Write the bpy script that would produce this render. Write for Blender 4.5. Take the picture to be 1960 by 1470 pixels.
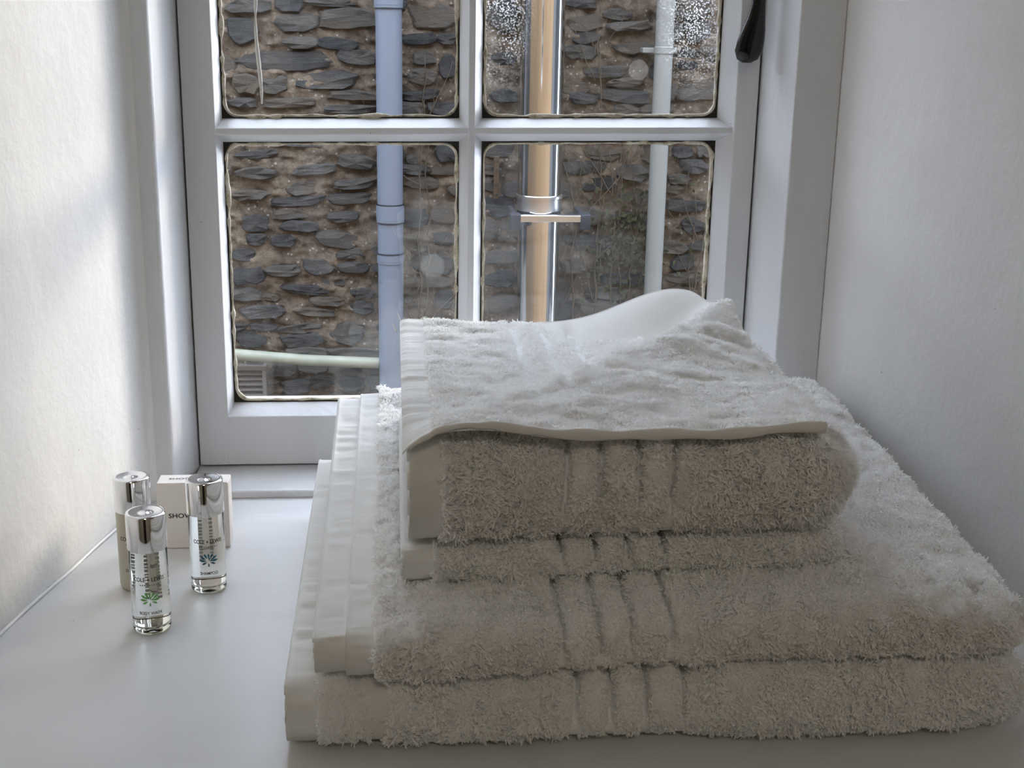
import bpy, bmesh, math, random
import numpy as np
from mathutils import Matrix, Vector

for o in list(bpy.data.objects):
    bpy.data.objects.remove(o, do_unlink=True)
scene = bpy.context.scene
COL = scene.collection
random.seed(7)
RNG = np.random.default_rng(11)

# ------------------------------------------------------------------ camera
PITCH, YAW, ROLL = math.radians(15.6), math.radians(5.4), math.radians(1.0)
fwd = Vector((math.sin(YAW) * math.cos(PITCH), math.cos(YAW) * math.cos(PITCH), -math.sin(PITCH)))
right0 = Vector((math.cos(YAW), -math.sin(YAW), 0))
up0 = right0.cross(fwd)
right = right0 * math.cos(ROLL) + up0 * math.sin(ROLL)
up = up0 * math.cos(ROLL) - right0 * math.sin(ROLL)
cam_data = bpy.data.cameras.new('camera')
cam_data.sensor_width = 36.0
cam_data.lens = 36.0 * 2450.0 / 1960.0
cam_data.clip_start = 0.02
cam = bpy.data.objects.new('camera', cam_data)
COL.objects.link(cam)
cam.matrix_world = Matrix(((right.x, up.x, -fwd.x, 0.0), (right.y, up.y, -fwd.y, 0.0),
                           (right.z, up.z, -fwd.z, 0.40), (0, 0, 0, 1)))
scene.camera = cam

# ------------------------------------------------------------------ sky, sun, exposure
world = bpy.data.worlds.new('sky')
scene.world = world
world.use_nodes = True
bg = world.node_tree.nodes['Background']
bg.inputs['Color'].default_value = (0.75, 0.83, 1.0, 1)
bg.inputs['Strength'].default_value = 6.4
sun_data = bpy.data.lights.new('sun', 'SUN')
sun_data.energy = 2.7
sun_data.angle = math.radians(14)
sun_data.color = (1.0, 0.89, 0.74)
sun = bpy.data.objects.new('sun', sun_data)
COL.objects.link(sun)
SUN_AZ, SUN_EL = math.radians(43), math.radians(14)
sun_dir = Vector((math.sin(SUN_AZ) * math.cos(SUN_EL), math.cos(SUN_AZ) * math.cos(SUN_EL), math.sin(SUN_EL)))
sun.rotation_euler = sun_dir.to_track_quat('Z', 'Y').to_euler()
sun.location = sun_dir * 12
scene.view_settings.view_transform = 'Standard'
scene.view_settings.look = 'None'
scene.view_settings.gamma = 1.0
scene.view_settings.use_curve_mapping = False
scene.view_settings.exposure = 0.24
scene.cycles.diffuse_bounces = 8
scene.cycles.max_bounces = 16

# ------------------------------------------------------------------ helpers
def tag(o, label=None, cat=None, group=None, kind=None):
    if label: o['label'] = label
    if cat: o['category'] = cat
    if group: o['group'] = group
    if kind: o['kind'] = kind
    return o

def empty(name, loc=(0, 0, 0), rz=0):
    o = bpy.data.objects.new(name, None)
    o.empty_display_size = 0.02
    COL.objects.link(o); o.location = loc; o.rotation_euler = (0, 0, rz)
    return o

def mesh_obj(name, verts, faces, mat, parent=None, smooth=False):
    me = bpy.data.meshes.new(name)
    me.from_pydata([tuple(v) for v in verts], [], [tuple(f) for f in faces])
    me.update()
    if smooth:
        me.polygons.foreach_set('use_smooth', [True] * len(me.polygons))
    if mat: me.materials.append(mat)
    o = bpy.data.objects.new(name, me)
    COL.objects.link(o)
    if parent: o.parent = parent
    return o

class MB:
    def __init__(self): self.v = []; self.f = []
    def add(self, vs, fs):
        n = len(self.v)
        self.v += [tuple(map(float, p)) for p in vs]
        self.f += [tuple(i + n for i in f) for f in fs]
        return self
    def box(self, x0, x1, y0, y1, z0, z1):
        return self.add([(x0, y0, z0), (x1, y0, z0), (x1, y1, z0), (x0, y1, z0), (x0, y0, z1), (x1, y0, z1), (x1, y1, z1), (x0, y1, z1)],
                        [(0, 3, 2, 1), (4, 5, 6, 7), (0, 1, 5, 4), (1, 2, 6, 5), (2, 3, 7, 6), (3, 0, 4, 7)])
    def extrude(self, pts, a, b):
        """pts: closed outline as 3-vectors, moved by vector a (start) and b (end)"""
        n = len(pts)
        vs = [tuple(p[k] + a[k] for k in range(3)) for p in pts] + [tuple(p[k] + b[k] for k in range(3)) for p in pts]
        fs = [(i, (i + 1) % n, n + (i + 1) % n, n + i) for i in range(n)] + [tuple(range(n - 1, -1, -1)), tuple(range(n, 2 * n))]
        return self.add(vs, fs)
    def loft(self, rings, cap=True):
        n = len(rings[0]); vs = [p for r in rings for p in r]; fs = []
        for k in range(len(rings) - 1):
            for i in range(n):
                j = (i + 1) % n
                fs.append((k * n + i, k * n + j, (k + 1) * n + j, (k + 1) * n + i))
        if cap:
            fs += [tuple(range(n - 1, -1, -1)), tuple(range((len(rings) - 1) * n, len(rings) * n))]
        return self.add(vs, fs)
    def lathe(self, prof, n=32, c=(0, 0, 0)):
        rings = [[(c[0] + r * math.cos(2 * math.pi * i / n), c[1] + r * math.sin(2 * math.pi * i / n), c[2] + z) for i in range(n)] for r, z in prof]
        return self.loft(rings)
    def tube(self, path, r, n=8, closed=False):
        path = [Vector(p) for p in path]; m = len(path); rings = []
        rad = r if hasattr(r, '__len__') else [r] * m
        ref = None
        for k in range(m):
            if closed: t = path[(k + 1) % m] - path[k - 1]
            else: t = path[min(k + 1, m - 1)] - path[max(k - 1, 0)]
            t.normalize()
            if ref is None: ref = Vector((0, 0, 1)) if abs(t.z) < .9 else Vector((0, 1, 0))
            a = ref - t * ref.dot(t)
            if a.length < 1e-6: a = t.orthogonal()
            a.normalize(); ref = a; b = t.cross(a)
            rings.append([path[k] + (a * math.cos(2 * math.pi * i / n) + b * math.sin(2 * math.pi * i / n)) * rad[k] for i in range(n)])
        if closed:
            rings.append(rings[0])
            return self.loft(rings, cap=False)
        return self.loft(rings)
    def build(self, name, mat, parent=None, smooth=False, bevel=0, fix=False):
        o = mesh_obj(name, self.v, self.f, mat, parent, smooth)
        if fix or bevel:
            bm = bmesh.new(); bm.from_mesh(o.data)
            if fix: bmesh.ops.remove_doubles(bm, verts=bm.verts, dist=1e-6)
            bmesh.ops.recalc_face_normals(bm, faces=bm.faces)
            bm.to_mesh(o.data); bm.free()
        if bevel:
            m = o.modifiers.new('bevel', 'BEVEL'); m.width = bevel; m.segments = 2; m.limit_method = 'ANGLE'; m.angle_limit = math.radians(30)
        return o

def autosmooth(o, ang=35):
    me = o.data
    me.polygons.foreach_set('use_smooth', [True] * len(me.polygons))
    bm = bmesh.new(); bm.from_mesh(me)
    lim = math.radians(ang)
    for e in bm.edges:
        e.smooth = len(e.link_faces) != 2 or e.calc_face_angle(0) < lim
    bm.to_mesh(me); bm.free()
    return o

# vectorised value noise ------------------------------------------------
_T = np.random.default_rng(3).random(65536)
def vnoise(p):
    p = np.asarray(p, float); i = np.floor(p).astype(np.int64); f = p - i; f = f * f * (3 - 2 * f)
    def h(a, b, c): return _T[(a * 73856093 ^ b * 19349663 ^ c * 83492791) & 65535]
    r = 0
    for a in (0, 1):
        for b in (0, 1):
            for c in (0, 1):
                w = (f[..., 0] if a else 1 - f[..., 0]) * (f[..., 1] if b else 1 - f[..., 1]) * (f[..., 2] if c else 1 - f[..., 2])
                r = r + w * h(i[..., 0] + a, i[..., 1] + b, i[..., 2] + c)
    return r * 2 - 1
def fbm(p, o=3):
    p = np.asarray(p, float); s = 0; a = 1; t = 0
    for k in range(o):
        s = s + a * vnoise(p * 2 ** k + 17.3 * k); t += a; a *= .5
    return s / t

# ------------------------------------------------------------------ materials
def mat_new(name):
    m = bpy.data.materials.new(name); m.use_nodes = True
    nt = m.node_tree
    return m, nt, nt.nodes['Principled BSDF']

def N(nt, kind, **kw):
    n = nt.nodes.new(kind)
    for k, v in kw.items():
        if k.startswith('i_'): n.inputs[k[2:].replace('_', ' ')].default_value = v
        else: setattr(n, k, v)
    return n

def ramp(nt, src, stops):
    r = nt.nodes.new('ShaderNodeValToRGB')
    els = r.color_ramp.elements
    els[0].position, els[0].color = stops[0][0], (*stops[0][1], 1)
    els[1].position, els[1].color = stops[-1][0], (*stops[-1][1], 1)
    for p, c in stops[1:-1]:
        e = els.new(p); e.color = (*c, 1)
    nt.links.new(src, r.inputs['Fac'])
    return r.outputs['Color']

def coords(nt, scale=(1, 1, 1)):
    g = nt.nodes.new('ShaderNodeNewGeometry')
    m = nt.nodes.new('ShaderNodeMapping'); m.inputs['Scale'].default_value = scale
    nt.links.new(g.outputs['Position'], m.inputs['Vector'])
    return m.outputs['Vector']

def noise(nt, vec, scale, detail=4, rough=.55):
    n = nt.nodes.new('ShaderNodeTexNoise')
    n.inputs['Scale'].default_value = scale; n.inputs['Detail'].default_value = detail; n.inputs['Roughness'].default_value = rough
    nt.links.new(vec, n.inputs['Vector'])
    return n.outputs['Fac']

def bump(nt, height, strength, dist, prev=None):
    b = nt.nodes.new('ShaderNodeBump'); b.inputs['Strength'].default_value = strength; b.inputs['Distance'].default_value = dist
    nt.links.new(height, b.inputs['Height'])
    if prev is not None: nt.links.new(prev, b.inputs['Normal'])
    return b.outputs['Normal']

def plain(name, col, rough=.5, metal=0, spec=.5, bscale=None, bdist=.0005, bstr=.5):
    m, nt, b = mat_new(name)
    b.inputs['Base Color'].default_value = (*col, 1); b.inputs['Roughness'].default_value = rough
    b.inputs['Metallic'].default_value = metal; b.inputs['Specular IOR Level'].default_value = spec
    if bscale:
        nt.links.new(bump(nt, noise(nt, coords(nt), bscale), bstr, bdist), b.inputs['Normal'])
    return m

def paint(name, c0, c1, rough, sc, lump, fine, stretch=(1, 1, 1), speck=None):
    m, nt, b = mat_new(name)
    v = coords(nt, stretch)
    n1 = noise(nt, v, sc, 5)
    col = ramp(nt, n1, [(.3, c0), (.7, c1)])
    if speck:
        vo = nt.nodes.new('ShaderNodeTexVoronoi'); vo.inputs['Scale'].default_value = speck[0]
        nt.links.new(coords(nt), vo.inputs['Vector'])
        lt = N(nt, 'ShaderNodeMath', operation='LESS_THAN'); lt.inputs[1].default_value = speck[1]
        nt.links.new(vo.outputs['Distance'], lt.inputs[0])
        rnd = N(nt, 'ShaderNodeMath', operation='GREATER_THAN'); rnd.inputs[1].default_value = .8
        sp = nt.nodes.new('ShaderNodeSeparateColor'); nt.links.new(vo.outputs['Color'], sp.inputs['Color'])
        nt.links.new(sp.outputs[0], rnd.inputs[0])
        mu = N(nt, 'ShaderNodeMath', operation='MULTIPLY'); nt.links.new(lt.outputs[0], mu.inputs[0]); nt.links.new(rnd.outputs[0], mu.inputs[1])
        mx = N(nt, 'ShaderNodeMix', data_type='RGBA'); nt.links.new(mu.outputs[0], mx.inputs['Factor'])
        nt.links.new(col, mx.inputs[6]); mx.inputs[7].default_value = (*speck[2], 1); col = mx.outputs[2]
    nt.links.new(col, b.inputs['Base Color'])
    b.inputs['Roughness'].default_value = rough
    nn = bump(nt, noise(nt, v, sc * 4, 3), .6, lump)
    nn = bump(nt, noise(nt, v, sc * 40, 4), .5, fine, nn)
    nt.links.new(nn, b.inputs['Normal'])
    return m

M = {}
M['plaster'] = paint('white_plaster_paint', (.72, .71, .69), (.78, .77, .75), .75, 9, .0022, .0004, speck=(38, .03, (.45, .42, .38)))
M['wood_paint'] = paint('white_gloss_wood_paint', (.58, .58, .59), (.65, .65, .65), .35, 14, .0012, .00015, (1, 1, .25), speck=(60, .03, (.25, .22, .2)))
M['sill_paint'] = paint('white_satin_sill_paint', (.64, .64, .64), (.70, .70, .69), .32, 8, .0012, .00018, (.3, 1, 1), speck=(45, .025, (.3, .28, .26)))
M['dark_gap'] = plain('dark_gap', (.02, .018, .016), .9)
M['mould'] = plain('black_mould', (.018, .016, .012), .9, bscale=400, bdist=.001)
M['facade'] = paint('tan_render_facade', (.19, .125, .066), (.25, .168, .095), .9, 2, .01, .002)
M['room_wall'] = plain('cream_room_wall', (.72, .70, .65), .85)
M['room_floor'] = plain('brown_floorboards', (.22, .15, .10), .6)
M['slate'] = plain('dark_slate', (.05, .055, .06), .6)
M['paving'] = paint('grey_paving', (.2, .19, .18), (.3, .29, .27), .9, 3, .01, .002)

# putty: cream with dirt
m, nt, b = mat_new('cream_putty'); v = coords(nt)
nt.links.new(ramp(nt, noise(nt, v, 90, 6, .7), [(.3, (.10, .08, .05)), (.45, (.50, .44, .32)), (.6, (.70, .66, .55))]), b.inputs['Base Color'])
b.inputs['Roughness'].default_value = .7
nt.links.new(bump(nt, noise(nt, v, 300), .8, .001), b.inputs['Normal']); M['putty'] = m

# stone + mortar
def stone_mat(name, stops):
    m, nt, b = mat_new(name)
    v = coords(nt, (1, 1, 2.2))
    oi = nt.nodes.new('ShaderNodeObjectInfo')
    n1 = noise(nt, v, 9, 8, .65)
    ad = N(nt, 'ShaderNodeMath', operation='MULTIPLY_ADD'); ad.inputs[1].default_value = .5; ad.inputs[2].default_value = -.25
    nt.links.new(oi.outputs['Random'], ad.inputs[0])
    s = N(nt, 'ShaderNodeMath', operation='ADD'); nt.links.new(n1, s.inputs[0]); nt.links.new(ad.outputs[0], s.inputs[1])
    nt.links.new(ramp(nt, s.outputs[0], stops), b.inputs['Base Color'])
    b.inputs['Roughness'].default_value = .85
    nn = bump(nt, noise(nt, v, 18, 10, .78), 1, .11)
    nt.links.new(nn, b.inputs['Normal'])
    return m
M['stone'] = stone_mat('grey_rubble_stone', [(.15, (.065, .067, .070)), (.4, (.140, .138, .133)), (.6, (.215, .197, .168)), (.85, (.26, .205, .150))])

m, nt, b = mat_new('brown_lime_mortar'); v = coords(nt)
base = ramp(nt, noise(nt, v, 9, 12, .82), [(.34, (.085, .066, .050)), (.47, (.26, .200, .146)), (.60, (.48, .385, .28))])
vo = nt.nodes.new('ShaderNodeTexVoronoi'); vo.inputs['Scale'].default_value = 75; nt.links.new(v, vo.inputs['Vector'])
sp = nt.nodes.new('ShaderNodeSeparateColor'); nt.links.new(vo.outputs['Color'], sp.inputs['Color'])
gt = N(nt, 'ShaderNodeMath', operation='GREATER_THAN'); gt.inputs[1].default_value = .93; nt.links.new(sp.outputs[0], gt.inputs[0])
lt = N(nt, 'ShaderNodeMath', operation='LESS_THAN'); lt.inputs[1].default_value = .4; nt.links.new(vo.outputs['Distance'], lt.inputs[0])
mu = N(nt, 'ShaderNodeMath', operation='MULTIPLY'); nt.links.new(gt.outputs[0], mu.inputs[0]); nt.links.new(lt.outputs[0], mu.inputs[1])
mx = N(nt, 'ShaderNodeMix', data_type='RGBA'); nt.links.new(mu.outputs[0], mx.inputs['Factor']); nt.links.new(base, mx.inputs[6]); mx.inputs[7].default_value = (.62, .58, .52, 1)
nt.links.new(mx.outputs[2], b.inputs['Base Color']); b.inputs['Roughness'].default_value = .95
nn = bump(nt, noise(nt, v, 22, 10, .8), 1, .06)
nn = bump(nt, vo.outputs['Distance'], -.5, .01, nn)
nt.links.new(nn, b.inputs['Normal']); M['mortar'] = m

M['pipe_grey'] = plain('blue_grey_plastic_pipe', (.18, .212, .265), .4)
M['pipe_pale'] = plain('pale_grey_plastic_pipe', (.25, .262, .25), .5)
M['slats'] = plain('dull_grey_metal', (.13, .125, .115), .7)
M['pipe_green'] = paint('pale_green_plastic_pipe', (.24, .26, .20), (.36, .375, .30), .5, 6, .001, .0002)
M['steel'] = plain('polished_steel', (.78, .78, .78), .07, 1)
M['steel_dull'] = plain('brushed_steel', (.7, .7, .7), .3, 1)
M['dark_plastic'] = plain('dark_grey_plastic', (.03, .035, .045), .4)
M['black_gloss'] = plain('black_gloss_paint', (.006, .006, .007), .12, bscale=120, bdist=.0004, bstr=.4)
M['vine'] = plain('dry_creeper_bark', (.10, .078, .052), .9)
M['moss'] = plain('dark_green_moss_leaf', (.045, .050, .022), .9)
M['chrome'] = plain('chrome_cap', (.86, .86, .87), .06, 1)
M['ink'] = plain('black_print', (.012, .012, .014), .6)
M['ink_grey'] = plain('grey_print', (.20, .21, .22), .6)
M['ink_faint'] = plain('faint_grey_print', (.38, .39, .37), .6)
M['door'] = plain('added_dark_door', (.03, .022, .016), .5)
M['ink_teal'] = plain('teal_print', (.02, .13, .20), .6)
M['ink_green'] = plain('green_print', (.16, .45, .12), .6)
M['card'] = plain('pale_pink_white_card', (.80, .75, .71), .6)
M['card_top'] = plain('white_card', (.85, .83, .81), .6)
M['cream_plastic'] = plain('beige_bottle_plastic', (.52, .48, .38), .35)
M['white_drip'] = plain('white_paint_run', (.62, .61, .56), .6, bscale=200, bdist=.001)
M['brass'] = plain('dark_metal_plate', (.12, .09, .06), .6, .5)

def clear(name, col, ior):
    m, nt, b = mat_new(name)
    b.inputs['Base Color'].default_value = (*col, 1); b.inputs['Roughness'].default_value = .02
    b.inputs['Transmission Weight'].default_value = 1; b.inputs['IOR'].default_value = ior
    return m
M['clear'] = clear('clear_bottle_liquid', (.97, .98, .95), 1.38)
M['clear_base'] = clear('clear_bottle_base', (.88, .91, .82), 1.45)

def pane_mat(name, wet):
    """thin sheet of glass: passes light, mirrors at grazing angles, carries droplets and streaky haze"""
    m = bpy.data.materials.new(name); m.use_nodes = True; nt = m.node_tree
    nt.nodes.clear()
    out = nt.nodes.new('ShaderNodeOutputMaterial')
    tr = nt.nodes.new('ShaderNodeBsdfTransparent'); tr.inputs['Color'].default_value = (.96, .97, .97, 1)
    gl = nt.nodes.new('ShaderNodeBsdfGlossy'); gl.inputs['Roughness'].default_value = .0
    lw = nt.nodes.new('ShaderNodeLayerWeight'); lw.inputs['Blend'].default_value = .5
    pw = N(nt, 'ShaderNodeMath', operation='POWER'); pw.inputs[1].default_value = 5; nt.links.new(lw.outputs['Facing'], pw.inputs[0])
    fr = N(nt, 'ShaderNodeMath', operation='MULTIPLY_ADD'); fr.inputs[1].default_value = .95; fr.inputs[2].default_value = .045; nt.links.new(pw.outputs[0], fr.inputs[0])
    mx = nt.nodes.new('ShaderNodeMixShader')
    nt.links.new(fr.outputs[0], mx.inputs[0]); nt.links.new(tr.outputs[0], mx.inputs[1]); nt.links.new(gl.outputs[0], mx.inputs[2])
    v = coords(nt)
    wv = nt.nodes.new('ShaderNodeTexNoise'); wv.inputs['Scale'].default_value = 5; nt.links.new(v, wv.inputs['Vector'])
    bp = bump(nt, wv.outputs['Fac'], .12, .004); nt.links.new(bp, gl.inputs['Normal'])
    # dust film
    df = nt.nodes.new('ShaderNodeBsdfTranslucent'); df.inputs['Color'].default_value = (.8, .82, .82, 1)
    film = noise(nt, coords(nt, (3, 1, .8)), 9, 5, .6)
    fm = nt.nodes.new('ShaderNodeMapRange'); fm.inputs[1].default_value = .5; fm.inputs[2].default_value = .8; fm.inputs[3].default_value = .0; fm.inputs[4].default_value = .016
    nt.links.new(film, fm.inputs[0])
    fac = fm.outputs[0]
    if wet:
        sx = nt.nodes.new('ShaderNodeSeparateXYZ'); nt.links.new(v, sx.inputs[0])
        # damp grows towards the right edge, the left edge and up
        def mr(sock, a, b_, lo=0, hi=1):
            q = nt.nodes.new('ShaderNodeMapRange'); q.inputs[1].default_value = a; q.inputs[2].default_value = b_
            q.inputs[3].default_value = lo; q.inputs[4].default_value = hi; nt.links.new(sock, q.inputs[0]); return q.outputs[0]
        a = mr(sx.outputs[0], .225, .265); b_ = mr(sx.outputs[0], .125, .09); c = mr(sx.outputs[2], .34, .40)
        m1 = N(nt, 'ShaderNodeMath', operation='MAXIMUM'); nt.links.new(a, m1.inputs[0]); nt.links.new(b_, m1.inputs[1])
        m2 = N(nt, 'ShaderNodeMath', operation='MULTIPLY'); nt.links.new(m1.outputs[0], m2.inputs[0]); nt.links.new(c, m2.inputs[1])
        dv = nt.nodes.new('ShaderNodeTexVoronoi'); dv.inputs['Scale'].default_value = 520; nt.links.new(v, dv.inputs['Vector'])
        lt = mr(dv.outputs['Distance'], .42, .30)
        dn = mr(noise(nt, v, 40, 3), .35, .55)
        m3 = N(nt, 'ShaderNodeMath', operation='MULTIPLY'); nt.links.new(lt, m3.inputs[0]); nt.links.new(dn, m3.inputs[1])
        m4 = N(nt, 'ShaderNodeMath', operation='MULTIPLY'); nt.links.new(m3.outputs[0], m4.inputs[0]); nt.links.new(m2.outputs[0], m4.inputs[1])
        m5 = N(nt, 'ShaderNodeMath', operation='MULTIPLY'); m5.inputs[1].default_value = .42; nt.links.new(m4.outputs[0], m5.inputs[0])
        m6 = N(nt, 'ShaderNodeMath', operation='MAXIMUM'); nt.links.new(m5.outputs[0], m6.inputs[0]); nt.links.new(fac, m6.inputs[1])
        fac = m6.outputs[0]
    m2x = nt.nodes.new('ShaderNodeMixShader')
    nt.links.new(fac, m2x.inputs[0]); nt.links.new(mx.outputs[0], m2x.inputs[1]); nt.links.new(df.outputs[0], m2x.inputs[2])
    nt.links.new(m2x.outputs[0], out.inputs['Surface'])
    return m
M['glass'] = pane_mat('old_window_glass', False)
M['glass_wet'] = pane_mat('old_window_glass_with_droplets', True)

def smear_mat():
    m = bpy.data.materials.new('faint_smear_on_glass'); m.use_nodes = True; nt = m.node_tree; nt.nodes.clear()
    out = nt.nodes.new('ShaderNodeOutputMaterial'); tr = nt.nodes.new('ShaderNodeBsdfTransparent')
    df = nt.nodes.new('ShaderNodeBsdfTranslucent'); df.inputs['Color'].default_value = (.8, .8, .76, 1)
    mx = nt.nodes.new('ShaderNodeMixShader'); mx.inputs[0].default_value = .03
    nt.links.new(tr.outputs[0], mx.inputs[1]); nt.links.new(df.outputs[0], mx.inputs[2]); nt.links.new(mx.outputs[0], out.inputs['Surface'])
    return m
M['smear'] = smear_mat()

def cloth(name, col, trans, bs=None, bd=.0004):
    m = bpy.data.materials.new(name); m.use_nodes = True; nt = m.node_tree; nt.nodes.clear()
    out = nt.nodes.new('ShaderNodeOutputMaterial')
    di = nt.nodes.new('ShaderNodeBsdfDiffuse'); di.inputs['Color'].default_value = (*col, 1)
    tl = nt.nodes.new('ShaderNodeBsdfTranslucent'); tl.inputs['Color'].default_value = (*[c * .97 for c in col], 1)
    mx = nt.nodes.new('ShaderNodeMixShader'); mx.inputs[0].default_value = trans
    nt.links.new(di.outputs[0], mx.inputs[1]); nt.links.new(tl.outputs[0], mx.inputs[2]); nt.links.new(mx.outputs[0], out.inputs['Surface'])
    if bs:
        v = coords(nt)
        nn = bump(nt, noise(nt, v, bs, 4, .6), .7, bd)
        nt.links.new(nn, di.inputs['Normal'])
    return m
M['terry'] = cloth('white_terry', (.97, .97, .965), .12, 350, .0015)
M['pile'] = cloth('white_terry_loops', (.98, .98, .975), .30)
M['hem'] = cloth('white_flat_woven_hem', (.93, .925, .90), .18, 900, .0004)

# ================================================================== SETTING
YF, YS, YG = 1.064, 1.128, 1.146     # frame face, sash face, glass
SPL = .21
def plan(pts, z0, z1):
    return MB().extrude([(x, y, 0) for x, y in pts], (0, 0, z0), (0, 0, z1))

# left reveal with a soft plaster corner where it turns to the window frame
fil = []
P0, P1, P2 = Vector((-.2240, 1.019)), Vector((-.2137, 1.066)), Vector((-.2010, 1.0655))
for k in range(9):
    t = k / 8; q = P0 * (1 - t) ** 2 + P1 * 2 * t * (1 - t) + P2 * t * t; fil.append((q.x, q.y))
o = plan([(-.333, .5)] + fil + [(-.201, 1.18), (-1.7, 1.18), (-1.7, .5)], -1.0, .92).build('wall_left', M['plaster'], fix=True)
autosmooth(o); tag(o, 'white lumpy plaster reveal on the left, brightly lit', 'wall', kind='structure')
o = plan([(.3715, 1.0655), (.3715, 1.18), (1.9, 1.18), (1.9, .5), (.490, .5)], -1.0, .92).build('wall_right', M['plaster'], fix=True)
tag(o, 'white plaster reveal on the right in bluish shade', 'wall', kind='structure')
o = MB().box(-1.7, 1.9, .5, 1.18, .92, 1.6).build('wall_upper', M['plaster']); tag(o, 'white plaster wall over the window', 'wall', kind='structure')
o = plan([(-.333, .6), (-.201, 1.18), (.3715, 1.18), (.49, .6)], -1.0, -.032).build('wall_lower', M['plaster'], fix=True); tag(o, 'white plaster wall below the sill', 'wall', kind='structure')
# the room behind the camera
o = MB().box(-1.75, 1.95, -2.75, -2.65, -1, 1.6).build('wall_back', M['room_wall']); tag(o, 'cream wall at the far end of the room', 'wall', kind='structure')
o = MB().box(-1.8, -1.7, -2.75, .5, -1, 1.6).build('wall_room_left', M['room_wall']); tag(o, 'cream side wall of the room, left', 'wall', kind='structure')
o = MB().box(1.9, 2.0, -2.75, .5, -1, 1.6).build('wall_room_right', M['room_wall']); tag(o, 'cream side wall of the room, right', 'wall', kind='structure')
o = MB().box(-1.8, 2.0, -2.75, 1.18, -1.06, -1.0).build('floor', M['room_floor']); tag(o, 'brown floor of the room', 'floor', kind='structure')
o = MB().box(-1.8, 2.0, -2.75, 1.18, 1.6, 1.66).build('ceiling', M['room_wall']); tag(o, 'cream ceiling of the room', 'ceiling', kind='structure')

dr = empty('added_door', (.05, -2.65, -1.0)); tag(dr, 'dark panelled door added at the back of the unseen room for the cap reflections', 'door', kind='structure')  # unseen door, added so the chrome caps mirror a dark strip
MB().box(-.42, .42, 0, .04, 0, 2.02).build('door_leaf', M['door'], dr)
for dx in (-.2, .2):
    for z0, z1 in ((.2, .85), (1.05, 1.85)): MB().box(dx - .14, dx + .14, .04, .052, z0, z1).build('door_panel', M['door'], dr, bevel=.008)
MB().lathe([(.002, 0), (.02, .002), (.026, .02), (.02, .04), (.002, .045)], 16, (.36, .07, 1.0)).build('door_knob', M['steel_dull'], dr, smooth=True, fix=True)
# sill board (a wedge that follows the splayed reveals), slightly sloping front nosing
sill = MB()
sill.extrude([(-.318, .575, 0), (-.2145, 1.064, 0), (-.203, 1.18, 0), (.3735, 1.18, 0), (.3735, 1.064, 0), (.474, .575, 0)], (0, 0, -.032), (0, 0, 0))
o = sill.build('trim_1', M['sill_paint'], bevel=.003, fix=True)
tag(o, 'deep white painted window sill carrying the towels and bottles', 'window sill', kind='structure')
# paint bead where the left wall meets the sill
bead = MB().tube([(-.333 + SPL * (y - .5) + .0012 + .0006 * math.sin(y * 57), y, .0008) for y in np.linspace(.58, 1.02, 40)], .0017, 8)
o = bead.build('trim_2', M['sill_paint'], smooth=True); tag(o, 'thin white bead of paint where left wall meets sill', 'trim', kind='structure')

# ------------------------------------------------------------------ window
win = empty('window_1', (.07, 1.13, 0))
tag(win, 'white painted casement window with small panes looking onto a stone wall', 'window', kind='structure')
WOFF = Vector((.07, 1.13, 0))
def wbuild(mb, name, mat, parent=win, smooth=False, bevel=0, fix=False):
    mb.v = [(x - WOFF.x, y - WOFF.y, z - WOFF.z) for x, y, z in mb.v]
    return mb.build(name, mat, parent, smooth, bevel, fix)
ZTOP = .862
jl = [(-.2105, YF), (-.193, YF), (-.1905, YF + .003), (-.187, YF + .03), (-.182, YF + .052), (-.1795, YS + .004), (-.1795, 1.178), (-.2105, 1.178)]
wbuild(plan(jl, 0.0, .92), 'jamb', M['wood_paint'], bevel=.0015, fix=True)
jr = [(.3714, YF), (.3325, YF), (.3213, YS - .004), (.3213, 1.178), (.3714, 1.178)]
wbuild(plan(jr, 0.0, .92), 'jamb', M['wood_paint'], bevel=.0015, fix=True)
wbuild(MB().box(-.1795, .3213, YF, 1.178, ZTOP, .92), 'frame_head', M['wood_paint'], bevel=.002)
led = MB().extrude([(0, YF, 0.0), (0, YF, .0055), (0, YF + .002, .0068), (0, 1.178, .0072), (0, 1.178, 0)], (-.1795, 0, 0), (.3213, 0, 0))
wbuild(led, 'frame_ledge', M['wood_paint'], bevel=.0008, fix=True)
wbuild(MB().box(-.179, .3208, YS + .006, 1.17, .0068, .0098), 'rail_gap', M['dark_gap'])
wbuild(MB().box(-.1795, -.1778, YS + .006, 1.17, .008, ZTOP), 'stile_gap', M['dark_gap'])
wbuild(MB().box(.3192, .3212, YS + .006, 1.17, .008, ZTOP), 'stile_gap', M['dark_gap'])
XL, XR, ZB = -.1782, .3195, .0088
XI0, XI1 = -.1515, .3000          # inner edges of the stiles at the sash face
GX0, GX1 = -.1475, .2880          # glass edges
SL = .012                         # the old bars sag a little to the left
BARX, BARZ = .0668, [.3118, .567]
ZR = .0545                        # top of the bottom rail face
YB = 1.166
def stile(pts): return plan(pts, ZB, ZTOP - .002)
wbuild(stile([(XL, YS), (XI0, YS), (GX0, YG - .001), (GX0 - .001, YB), (XL, YB)]), 'stile', M['wood_paint'], bevel=.0008, fix=True)
wbuild(stile([(XR, YS), (XR, YB), (GX1 + .001, YB), (GX1, YG - .001), (XI1, YS)]), 'stile', M['wood_paint'], bevel=.0008, fix=True)
wbuild(MB().extrude([(0, YS + .0002, ZB), (0, YS + .0002, ZR), (0, YG - .001, .0635), (0, YB, .0635), (0, YB, ZB)], (XI0 - .001, 0, 0), (XI1 + .001, 0, 0)), 'bottom_rail', M['wood_paint'], bevel=.0008, fix=True)
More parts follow.
